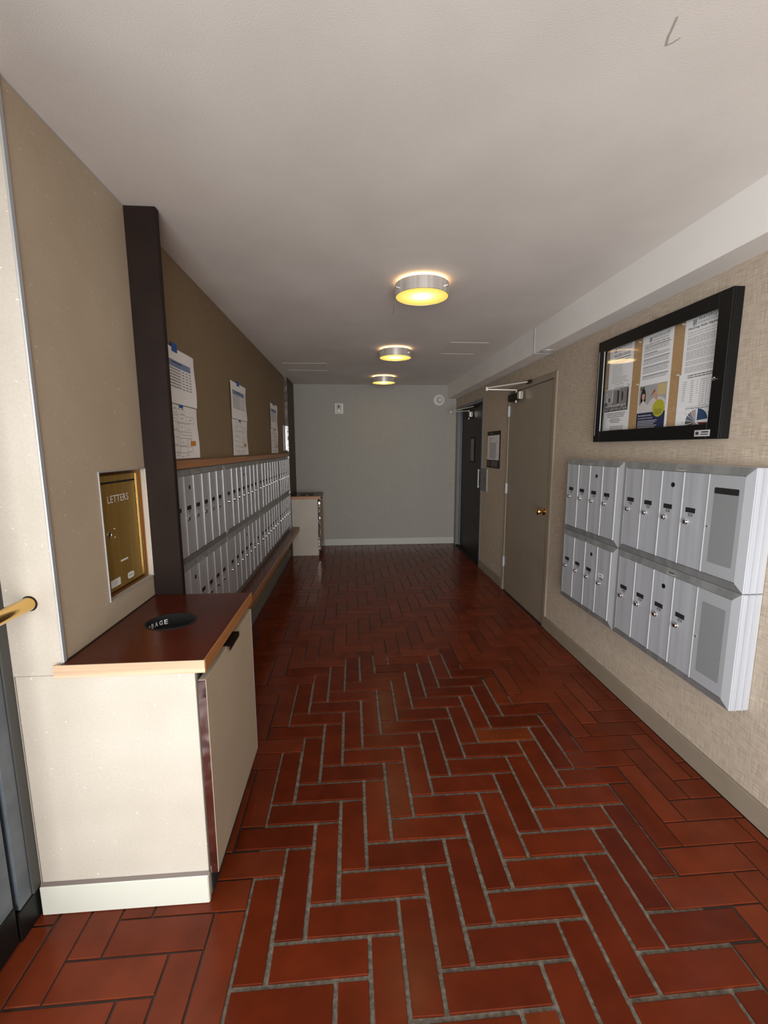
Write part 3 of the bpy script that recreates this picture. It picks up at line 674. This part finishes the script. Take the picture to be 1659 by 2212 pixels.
# ------------------------------------------------------------------ ceiling lights
def ceiling_light(x, y, label):
    t = thing('ceiling_light', (x, y, ZC), label, 'lamp', 'drum ceiling lights')
    MB().lathe((x, y, 0), (0, 0, 1), [(ZC-.026, .146), (ZC-.0005, .146)], 48).build('canopy', 'lamp_rim', t, smooth=True, label='lit opal upper rim')
    mb = MB(); n = 64; vs = []
    prof = [(2.362, .150), (2.362, .155), (2.428, .155), (2.428, .150)]
    for z, r_ in prof:
        for i in range(n):
            a = 2*math.pi*i/n; vs.append((x+r_*math.cos(a), y+r_*math.sin(a), z))
    fs = [(k*n+i, k*n+(i+1) % n, ((k+1) % 4)*n+(i+1) % n, ((k+1) % 4)*n+i) for k in range(4) for i in range(n)]
    mb.add(vs, fs).build('drum_band', 'drum', t, smooth=True, label='brushed metal band')
    dm = bpy.data.meshes.new('diffuser'); bm = bmesh.new()
    bmesh.ops.create_circle(bm, cap_ends=True, segments=48, radius=.1495)
    for v in bm.verts: v.co.z = 0
    bmesh.ops.inset_region(bm, faces=bm.faces[:], thickness=.05); bm.to_mesh(dm); bm.free()
    for v in dm.vertices:
        r_ = math.hypot(v.co.x, v.co.y); v.co.z = -.0018*(1-(r_/.1495)**2)
    dm.materials.append(M['lamp']); d = bpy.data.objects.new('diffuser', dm); COL.objects.link(d); d.parent = t; d.location = (0, 0, 2.366-ZC); d['_o'] = (x, y, 2.366)
    d['label'] = 'glowing amber diffuser'
    for a in (200, 320, 80):
        a = math.radians(a); dr = Vector((math.cos(a), math.sin(a), 0)); c = Vector((x, y, 2.395))
        MB().cyl(c+dr*.155, c+dr*.163, .0035, n=10).lathe(c+dr*.163, dr, [(0, .006), (.004, .006), (.006, .003)], 10).build('thumb_screw', 'chrome', t)
    l = bpy.data.lights.new('bulb', 'AREA'); l.shape = 'DISK'; l.size = .26; l.energy = .9; l.color = (1, .70, .35)
    lo = bpy.data.objects.new('bulb', l); COL.objects.link(lo); lo.parent = t; lo.location = (0, 0, 2.355-ZC)
    for k in range(4):   # light leaking up through the gap around the pan
        a = math.radians(45+90*k); pl = bpy.data.lights.new('bulb_glow', 'POINT'); pl.energy = .03; pl.color = (1, .52, .18); pl.shadow_soft_size = .012
        po = bpy.data.objects.new('bulb_glow', pl); COL.objects.link(po); po.parent = t; po.location = (.140*math.cos(a), .140*math.sin(a), -.022)
M['drum'] = noisy('brushed_drum_metal', (.62, .58, .55), (.86, .82, .78), (30, 30, .5), 1, .3, .7, detail=2)
ceiling_light(.415, 2.625, 'nearest drum ceiling light, the largest in view')
ceiling_light(.430, 4.32, 'middle one of the three drum ceiling lights')
ceiling_light(.435, 5.92, 'farthest drum ceiling light, by the end wall')

# hatches, detectors, marks
def hatch(x0, x1, y0, y1, label):
    t = thing('access_panel', (x0, y0, ZC), label, 'panel', 'ceiling access panels')
    B(x0+.012, x1-.012, y0+.012, y1-.012, ZC-.0012, ZC-.0005).build('panel', 'ceiling', t, bevel=.001)
    f = MB()
    for a in ((x0, x1, y0, y0+.009), (x0, x1, y1-.009, y1), (x0, x0+.009, y0+.009, y1-.009), (x1-.009, x1, y0+.009, y1-.009)): f.box(*a, ZC-.0032, ZC-.0005)
    f.build('frame', 'ceiling', t, bevel=.001)
hatch(-.76, -.27, 5.07, 5.52, 'square access panel at the left of the ceiling')
hatch(.90, 1.25, 4.02, 4.50, 'square access panel at the right of the ceiling')
sd = thing('recessed_detector', (1.525, 3.40, 2.247), 'small round fitting under the soffit beside the joint', 'detector')
MB().lathe((1.525, 3.40, 2.247), (0, 0, -1), [(.0002, .046), (.006, .046), (.007, .040), (.003, .036)], 32).build('ring', 'alu_bright', sd, smooth=True)
MB().cyl((1.525, 3.40, 2.2445), (1.525, 3.40, 2.241), .035, n=28).build('lens', 'soffit', sd)
mk = thing('ceiling_scuff', (.745, 1.09, ZC), 'grey tick-shaped scuff mark on the near ceiling', 'mark')
M['scuff'] = plain('grey_scuff', (.42, .37, .33), .9)
def stroke(mb, pts, wd, z):
    for (a, b) in zip(pts[:-1], pts[1:]):
        a, b = Vector((*a, z)), Vector((*b, z)); d = (b-a).normalized(); q = Vector((-d.y, d.x, 0))*wd/2
        mb.quad(a-q, b-q, b+q, a+q)
mb = MB(); stroke(mb, [(.733, 1.058), (.741, 1.082), (.747, 1.104), (.758, 1.127)], .0048, ZC-.0007); stroke(mb, [(.758, 1.125), (.768, 1.118), (.777, 1.104)], .003, ZC-.0009)
mb.build('scuff_stroke', 'scuff', mk, normals=False)
mk = thing('ceiling_scratch', (.295, 3.15, ZC), 'thin dark curved scratch on the ceiling behind the nearest light', 'mark')
mb = MB(); stroke(mb, [(.291, 3.05), (.300, 3.10), (.302, 3.17), (.296, 3.25)], .0035, ZC-.0007); mb.build('scratch_stroke', 'scuff', mk, normals=False)

hs = thing('alarm_sounder', (1.332, YB, 2.225), 'round white alarm sounder high on the end wall', 'alarm')
Yv = (0, -1, 0)
MB().lathe((1.332, YB-.0005, 2.225), Yv, [(0, .086), (.010, .086), (.018, .078), (.020, .05)], 40).build('housing', 'white_plastic', hs, smooth=True)
MB().lathe((1.332, YB-.02, 2.225), Yv, [(0, .052), (.004, .052), (.006, .046)], 32).build('grille_ring', 'ink_grey', hs, smooth=True, label='grey grille ring')
MB().lathe((1.345, YB-.025, 2.228), Yv, [(0, .028), (.014, .026), (.020, .014)], 24).build('lens', 'white_plastic', hs, smooth=True)
jk = thing('wall_signal', (-.182, YB, 2.015), 'small framed white signal box on the end wall', 'switch')
B(-.245, -.119, YB-.012, YB-.0005, 2.018, 2.172).build('frame', 'white_plastic', jk, bevel=.003)
B(-.222, -.150, YB-.016, YB-.0122, 2.034, 2.158).build('insert', 'photo_grey', jk, bevel=.001)
MB().lathe((-.186, YB-.016, 2.128), Yv, [(0, .012), (.004, .011)], 16).box(-.196, -.176, YB-.019, YB-.0162, 2.108, 2.122).build('figure_mark', 'ink', jk)
B(-.208, -.164, YB-.026, YB-.0162, 2.044, 2.080).build('lens', 'sticker', jk, bevel=.003)

# ------------------------------------------------------------------ right wall doors
def hinge(t, x, y, z, mat='dullchrome'):
    MB().cyl((x-.007, y, z-.052), (x-.007, y, z+.052), .0085, n=12).box(x-.004, x+.001, y-.018, y+.018, z-.05, z+.05).build('hinge', mat, t)
def closer(t, x, y, z, ymid, yarm, xarm, bw=.10, mat='darkbrown', body='dullchrome'):
    b = B(x-.048, x-.001, y-.07, y+.19, z-.035, z+.035).build('closer_body', mat, t, bevel=.008, seg=2)
    B(x-.052, x-.012, y-.125, y-.071, z-.035, z+.035).build('closer_end', body, b, bevel=.006, seg=2)
    MB().cyl((x-.03, y+.01, z+.035), (x-.03, y+.01, z+.065), .011, n=14).cyl((x-.03, y+.01, z-.035), (x-.03, y+.01, z-.058), .011, n=14).build('spindle', body, b)
    arm = MB()
    def bar(p, q, h=.009):
        p, q = Vector(p), Vector(q); d = (q-p).normalized(); n_ = Vector((-d.y, d.x, 0))*.009; up = Vector((0, 0, h/2))
        arm.add([p-n_-up, q-n_-up, q+n_-up, p+n_-up, p-n_+up, q-n_+up, q+n_+up, p+n_+up], [(0, 3, 2, 1), (4, 5, 6, 7), (0, 1, 5, 4), (1, 2, 6, 5), (2, 3, 7, 6), (3, 0, 4, 7)])
    el = Vector((xarm, yarm, z+.066))
    bar((x-.03, y+.01, z+.060), el, .009); bar((xarm, yarm, z+.080), (x-.015, ymid, z+.098), .009)
    arm.cyl(el-Vector((0, 0, .012)), el+Vector((0, 0, .022)), .011, n=14)
    arm.build('closer_arm', 'pale_nickel', t)
    B(x-.028, x-.001, ymid-.045, ymid+.045, z+.085, z+.112).build('arm_shoe', mat, t, bevel=.004)
d1 = thing('door_2', (XR, 3.88, 0), 'plain greige door with a brass knob on the right wall', kind='structure')
fr = MB(); fr.box(1.588, 1.64, 3.357, 3.405, 0, 2.095); fr.box(1.588, 1.64, 4.372, 4.397, 0, 2.095); fr.box(1.588, 1.64, 3.405, 4.372, 2.045, 2.095)
fr.build('door_frame', 'greige', d1, bevel=.003)
B(1.596, 1.638, 3.409, 4.368, .012, 2.040).build('door_leaf', 'greige', d1, bevel=.0015)
B(1.60, 1.64, 3.405, 4.372, .0, .010).build('door_gap', 'void', d1)
for z in (1.865, 1.09, .315): hinge(d1, 1.594, 4.371, z, 'alu_bright')
MB().lathe((1.5955, 3.475, .975), (-1, 0, 0), [(0, .033), (.004, .033), (.010, .022), (.012, .013), (.03, .012), (.036, .022), (.048, .029), (.060, .026), (.066, .012)], 32).build('knob', 'brass_shiny', d1, smooth=True, label='round brass knob')
closer(d1, 1.596, 4.12, 1.985, 3.87, 4.15, 1.285)
d2_ = thing('door_3', (XR, 5.92, 0), 'dark brown door with a narrow window at the far right', kind='structure')
fr = MB(); fr.box(1.592, 1.715, 5.263, 5.30, 0, 2.105); fr.box(1.592, 1.715, 6.535, 6.572, 0, 2.105); fr.box(1.592, 1.715, 5.30, 6.535, 2.068, 2.105)
fr.build('door_frame', 'frame_grey', d2_, bevel=.002)
B(1.655, 1.70, 5.302, 6.50, .03, 2.064).box(1.655, 1.70, 6.50, 6.533, .0, .001).build('door_leaf', 'door_dark', d2_, bevel=.0015)
B(1.64, 1.715, 6.502, 6.5345, 0.002, 2.066).build('door_stop', 'frame_grey', d2_)
B(1.60, 1.715, 5.30, 6.535, .0, .016).build('threshold', 'darkbrown', d2_, bevel=.002)
wn = B(1.648, 1.6548, 5.80, 5.99, 1.305, 1.65).build('window_bezel', 'darkbrown', d2_, bevel=.002)
B(1.6455, 1.6479, 5.825, 5.965, 1.33, 1.625).build('pane', 'frame_grey', wn)
for z in (1.79, 1.045, .27): hinge(d2_, 1.652, 6.495, z, 'frame_grey')
MB().cyl((1.615, 5.46, .995), (1.615, 5.46, 1.235), .011, n=16).cyl((1.655, 5.46, 1.015), (1.615, 5.46, 1.015), .008, n=12).cyl((1.655, 5.46, 1.215), (1.615, 5.46, 1.215), .008, n=12).build('pull_handle', 'alu_bright', d2_, smooth=True, label='pale vertical pull handle')
closer(d2_, 1.655, 6.02, 1.955, 5.80, 6.38, 1.447)

# wall directory sign and steel plate between the doors
FR = lambda y1, z0, x=XR: (lambda u, w_, d=0: Vector((x-d, y1-u, z0+w_)))
sg = thing('evacuation_sign', (XR, 4.84, 1.28), 'dark framed floor-plan sign between the two right doors', 'sign')
P = FR(5.055, 1.278)
MB().pbox(P, 0, .435, 0, .41, .0005, .009).build('backing', 'darkbrown', sg, bevel=.002)
MB().pbox(P, .012, .415, .09, .365, .009, .0102).build('paper', 'photo_white', sg)
pr = MB().pbox(P, .10, .325, .115, .285, .0102, .0106); pr.build('floor_plan_print', 'photo_grey', sg)
pr = MB()
for a in ((.10, .13, .285, .345), (.18, .24, .328, .336), (.31, .385, .283, .288), (.045, .085, .245, .249), (.34, .38, .148, .152), (.07, .30, .108, .116), (.19, .31, .098, .103)): pr.pbox(P, *a, .0106, .0109)
for k in range(7): pr.pbox(P, .12+.03*k, .125+.03*k, .125, .275, .0106, .0109)
pr.build('print', 'ink_grey', sg)
pr = MB(); put_text(pr, 'IN CASE OF FIRE', lambda u, w_: P(u, w_, .0094), .13, .386, .14, .012)
for k in range(4): pr.pbox(P, .03, .09, .02+.016*k, .024+.016*k, .009, .0094)
for k in range(4): pr.pbox(P, .15, .38, .02+.016*k, .024+.016*k, .009, .0094)
pr.build('lettering', 'ink_grey', sg)
pl = thing('switch_plate', (XR, 5.14, .985), 'tall steel key-switch plate beside the dark door', 'switch')
P = FR(5.255, .985)
MB().pbox(P, 0, .215, 0, .268, .0005, .012).build('plate', 'frame_grey', pl, bevel=.002)
MB().pbox(P, .2152, .222, 0, .268, .0005, .0125).build('edge_strip', 'dullchrome', pl)
MB().cyl(P(.13, .15, .012), P(.13, .15, .015), .008, n=14).cyl(P(.125, .125, .012), P(.125, .125, .015), .006, n=14).build('key_switch', 'black', pl)

# ------------------------------------------------------------------ notice case
nc = thing('notice_case', (XR, 2.235, 1.537), 'black framed glass notice case with cork back on the right wall', 'notice board')
x0, x1 = 1.55, XR-.0005
y0, y1, z0, z1 = 1.755, 2.722, 1.537, 2.147
T_ = .066
def ring(mb, xa, xb_, T):
    mb.box(xa, xb_, y0, y0+T, z0, z1); mb.box(xa, xb_, y1-T, y1, z0, z1); mb.box(xa, xb_, y0+T, y1-T, z0, z0+T); mb.box(xa, xb_, y0+T, y1-T, z1-T, z1); return mb
ring(MB(), x0+.0105, x1, .022).build('case_sides', 'board_black', nc, bevel=.001)
ring(MB(), x0, x0+.010, T_).build('door_frame', 'board_black', nc, bevel=.002)
B(x1-.008, x1, y0+.0225, y1-.0225, z0+.0225, z1-.0225).build('cork_back', 'cork', nc)
B(x0+.0102, x0+.0125, y0+T_-.02, y1-T_+.02, z0+T_-.02, z1-T_+.02).build('pane', 'glass', nc)
B(x0-.001, x0+.003, y1-T_-.004, y1-T_+.0006, z0+T_, z1-T_).build('metal_strip', 'alu_bright', nc)
B(x0-.001, x0+.001, y1-.016, y1-.012, z0+.04, z1-.06).build('metal_strip', 'alu_bright', nc)
MB().lathe((x0, y0+T_-.018, 1.79), (-1, 0, 0), [(0, .0085), (.005, .0085), (.006, .006)], 18).build('lock', 'chrome', nc, smooth=True)
B(x0-.0012, x0, 1.80, 1.885, z0+.012, z0+.040).build('label_plate', 'photo_grey', nc)
pr = MB().box(x0-.0015, x0-.0012, 1.86, 1.878, z0+.019, z0+.033).box(x0-.0015, x0-.0012, 1.807, 1.845, z0+.028, z0+.034).box(x0-.0015, x0-.0012, 1.807, 1.85, z0+.019, z0+.023)
pr.build('label_print', 'ink', nc)

XS = x1-.0085
def notice(y1_, z0_, Wd, Hh, label, lay=0):
    t = thing('notice', (XS, y1_-Wd/2, z0_), label, 'paper', 'notices pinned in the glass case')
    base_ = .0006+.0009*lay
    def F(u, w_, d=0): return Vector((XS-base_-d, y1_-u*Wd, z0_+w_*Hh))
    mb = MB().pbox(F, 0, 1, 0, 1, -.0003, 0); mb.build('paper', 'paper', t)
    return t, F
class Ink:
    def __init__(s, t, F): s.t, s.F, s.m = t, F, {}
    def g(s, mat): return s.m.setdefault(mat, MB())
    def bar(s, mat, u0, u1, w0, w1, d=.0003):
        F = s.F; s.g(mat).quad(F(u0, w0, d), F(u1, w0, d), F(u1, w1, d), F(u0, w1, d))
    def poly(s, mat, pts, d=.0003): s.g(mat).quad(*[s.F(u, w_, d) for u, w_ in pts])
    def ell(s, mat, cu, cw, ru, rw, d=.0003, n=22, a0=0, a1=360):
        pts = [(cu+ru*math.cos(math.radians(a0+(a1-a0)*k/n)), cw+rw*math.sin(math.radians(a0+(a1-a0)*k/n))) for k in range(n+(0 if a1-a0 >= 360 else 1))]
        if a1-a0 < 360: pts.append((cu, cw))
        s.poly(mat, pts, d)
    def txt(s, mat, tx, u, w_, width, h, d=.0004, **k): put_text(s.g(mat), tx, lambda a, b: s.F(a, b, d), u, w_, width, h, **k)
    def lines(s, mat, u0, u1, w1, n, step, h=.010, rag=.1, rnd=random.Random(3), ctr=False):
        for k in range(n):
            e = u1-rnd.random()*rag; a = u0
            if ctr: a = u0+(u1-e); 
            x = a
            while x < e-.01:
                l = min(.03+rnd.random()*.07, e-x); s.bar(mat, x, x+l, w1-k*step-h, w1-k*step); x += l+.012
    def done(s, name='print'):
        for k, mb in s.m.items(): mb.build(name, k, s.t, normals=False)
def emblem(I, u, w_, sz, ar=.9):
    for k in range(4):
        I.bar('ink', u, u+sz*.42, w_+k*sz*.27*ar, w_+k*sz*.27*ar+sz*.17*ar)
        I.bar('ink', u+sz*.5, u+sz*.92, w_+k*sz*.27*ar+sz*.05, w_+k*sz*.27*ar+sz*.2*ar)
    I.poly('ink', [(u+sz*.2, w_), (u+sz*.5, w_+sz*.5), (u+sz*.85, w_+sz*1.05), (u+sz*.6, w_+sz*.5)])
def header(I, u, w_, width, h, es=.10):
    emblem(I, u-es*1.25, w_-h*1.5, es); I.txt('ink', 'WATERGATE', u+width/2, w_, width, h)
    I.bar('ink_grey', u, u+width, w_-h*1.15, w_-h*1.0); I.lines('ink_grey', u, u+width, w_-h*1.3, 1, .02, .008, 0)
# left column
t, F = notice(2.660, 1.842, .231, .262, 'notice headed WATER USAGE, upper left in the case', 0); I = Ink(t, F)
header(I, .34, .925, .56, .055); I.txt('ink', 'WATER USAGE', .53, .765, .66, .062, bold=True)
I.bar('ink', .18, .88, .685, .702); I.lines('ink_grey', .18, .88, .655, 2, .035, .014)
I.lines('photo_red', .30, .86, .64, 2, .035, .010); I.lines('ink_grey', .16, .62, .56, 7, .042, .011, .1); I.lines('ink_grey', .16, .88, .28, 4, .035, .011, .2)
I.txt('ink', 'Do you have a', .5, .125, .36, .03); I.txt('ink', 'dripping faucet?', .5, .055, .4, .034, bold=True)
I.done()
t, F = notice(2.681, 1.583, .250, .272, 'flyer with a grey room photo and NOT SAFE banner, lower left in the case', 1); I = Ink(t, F)
I.bar('photo_grey', .0, .93, .60, .985); I.bar('photo_mid', .30, .52, .62, .95, .0004); I.bar('photo_dark', .50, .58, .66, .94, .0005); I.bar('photo_mid', .60, .93, .62, .98, .0004)
I.ell('photo_dark', .70, .82, .035, .12, .0006); I.ell('photo_skin', .71, .92, .018, .022, .0007); I.bar('photo_dark', .87, .93, .60, .94, .0006); I.bar('photo_white', .30, .34, .70, .96, .0006)
I.ell('photo_green', .03, .66, .09, .06, .0005); I.bar('photo_white', .06, .12, .70, .93, .0005); I.bar('photo_dark', .16, .22, .72, .80, .0006)
I.bar('photo_dark', .0, .93, .50, .60, .0007); I.txt('photo_white', 'RECOMMENDED USE IS', .44, .615, .80, .045, .001, bold=True); I.txt('photo_white', 'NOT SAFE FOR ACTION', .46, .548, .86, .06, .001, bold=True)
I.lines('ink', .12, .86, .46, 3, .038, .013, .08, ctr=True); I.lines('ink', .22, .72, .34, 3, .038, .013, .1, ctr=True); I.lines('ink', .28, .84, .17, 3, .038, .012, .06); I.bar('ink_grey', .03, .9, .045, .052)
I.done()
# middle column
t, F = notice(2.357, 1.838, .232, .262, 'closely printed notice with bold heads, upper middle in the case', 0); I = Ink(t, F)
header(I, .36, .90, .50, .05); I.txt('ink', 'ANNOUNCEMENT FOR RESIDENT HOMEOWNERS', .48, .785, .80, .022, bold=True)
for k, (wy, n_) in enumerate(((.75, 3), (.615, 2), (.50, 3), (.35, 4), (.17, 2))):
    I.bar('ink', .08, .08+(.84 if k != 1 else .45), wy-.012, wy); I.lines('ink_grey', .08, .92, wy-.026, n_, .029, .014, .05)
I.done()
t, F = notice(2.360, 1.583, .236, .262, 'flyer with a woman above a navy panel, lower middle in the case', 1); I = Ink(t, F)
I.bar('photo_grey', .03, .93, .40, .95); I.bar('photo_white', .03, .93, .40, .56, .0004); I.bar('photo_sand', .64, .92, .72, .93, .0005); I.ell('photo_white', .66, .55, .28, .14, .0005)
I.ell('photo_hair', .18, .72, .09, .17, .0006); I.bar('photo_hair', .10, .26, .50, .72, .0006); I.ell('photo_skin', .19, .73, .055, .075, .0008); I.bar('photo_hair', .135, .245, .785, .82, .0009)
I.poly('photo_white', [(.08, .40), (.34, .40), (.32, .56), (.22, .64), (.16, .64), (.07, .54)], .0010); I.bar('photo_skin', .175, .215, .62, .67, .0009); I.bar('photo_green', .07, .22, .86, .93, .0005)
I.poly('photo_skin', [(.50, .74), (.58, .84), (.68, .70), (.66, .62), (.60, .64)], .0007); I.poly('photo_red', [(.42, .70), (.56, .86), (.58, .80)], .0008)
I.bar('navy_print', .0, .93, .0, .40, .0006); I.ell('lime_print', .72, .46, .19, .17, .0012); I.lines('photo_dark', .60, .84, .44, 4, .028, .009, .04)
for mb in (I.m['photo_dark'],): mb.v = [(v[0]-.0013, v[1], v[2]) for v in mb.v]
I.txt('photo_white', 'Recreational smoke', .28, .345, .44, .035, .001, bold=True); I.txt('photo_white', 'is not safe for anyone!', .30, .285, .50, .035, .001, bold=True)
for k in range(5):
    I.bar('photo_white', .05, .70-.05*(k % 3), .225-.033*k, .237-.033*k, .001)
I.bar('photo_white', .05, .24, .04, .05, .001)
I.done()
# right column
t, F = notice(2.052, 1.838, .236, .262, 'notice titled Pet/Dog Rule Highlights, upper right in the case', 0); I = Ink(t, F)
header(I, .32, .935, .60, .058); I.txt('ink', 'Pet/Dog Rule Highlights', .50, .80, .84, .05, bold=True, italic=.25)
for wy, n_ in ((.735, 1), (.69, 1), (.645, 5), (.50, 3), (.41, 6), (.235, 3), (.135, 4)):
    I.lines('ink_grey', .09, .92, wy, n_, .0255, .0105, .12)
I.done()
t, F = notice(2.062, 1.583, .242, .262, 'budget sheet with number columns and a pie chart, lower right in the case', 1); I = Ink(t, F)
I.lines('ink', .22, .86, .965, 1, .03, .014, 0); I.lines('ink', .22, .88, .93, 1, .03, .014, 0)
for cu, n_, wd_ in ((.12, 10, .10), (.32, 11, .07), (.47, 7, .02), (.60, 12, .07), (.78, 12, .07)):
    for k in range(n_):
        ww = wd_*(1-.5*(cu < .2)*(k/10)); I.bar('ink_grey', cu, cu+ww, .86-.036*k-.011, .86-.036*k)
for a in ((.565, .57, .42, .86), (.71, .715, .42, .86), (.565, .715, .42, .424), (.565, .715, .856, .86)): I.bar('ink', *a)
I.bar('ink_grey', .25, .85, .405, .411); I.txt('ink', '2024-2025 Budget Allocations', .55, .375, .62, .03, bold=True)
cu, cw = .53, .135; R1, R2 = .255, .205
segs = [(5, 88, 'pie_blue', .03), (-38, -3, 'pie_red', .03), (-75, -42, 'pie_olive', .03), (-100, -78, 'pie_slate', .01), (-118, -103, 'pie_slate', .01), (-140, -121, 'pie_slate', .01), (-166, -143, 'pie_red', .01), (-188, -169, 'pie_olive', .01), (-214, -190, 'pie_slate', .01), (-228, -216, 'pie_slate', .01), (-236, -230, 'pie_red', .01), (-266, -239, 'pie_pink', .01)]
for a0, a1, mt, off in segs:
    am = math.radians((a0+a1)/2); I.ell(mt, cu+off*math.cos(am), cw+off*math.sin(am), R1, R2, a0=a0, a1=a1, n=8)
for a in range(0, 360, 36): I.bar('ink_grey', cu+.33*math.cos(math.radians(a))-.025, cu+.33*math.cos(math.radians(a))+.025, cw+.24*math.sin(math.radians(a)), cw+.24*math.sin(math.radians(a))+.01) if cw+.24*math.sin(math.radians(a)) > .02 and cu+.33*math.cos(math.radians(a)) < .97 else None
I.done()
for k, (y_, z_) in enumerate(((2.372, 2.072), (2.14, 2.076), (2.366, 1.846), (2.058, 2.080), (2.066, 1.848), (2.440, 1.858))):
    p = MB().lathe((XS-.0018, y_, z_), (-1, 0, 0), [(0, .0045), (.004, .0028), (.008, .0028), (.009, .005), (.011, .005)], 12)
    o = p.build('push_pin', 'white_plastic', smooth=True, origin=(XS, y_, z_))
    tag(o, 'clear push pin at the %s of the case papers' % ('top left corner of the middle notice', 'top right corner of the middle notice', 'left middle seam', 'top left corner of the right notice', 'left seam of the right column', 'right seam of the left column')[k].replace('corner of the ', 'corner, '), 'pin', 'push pins in the glass case')
for o in list(bpy.data.objects):
    if '_o' in o.keys(): del o['_o']
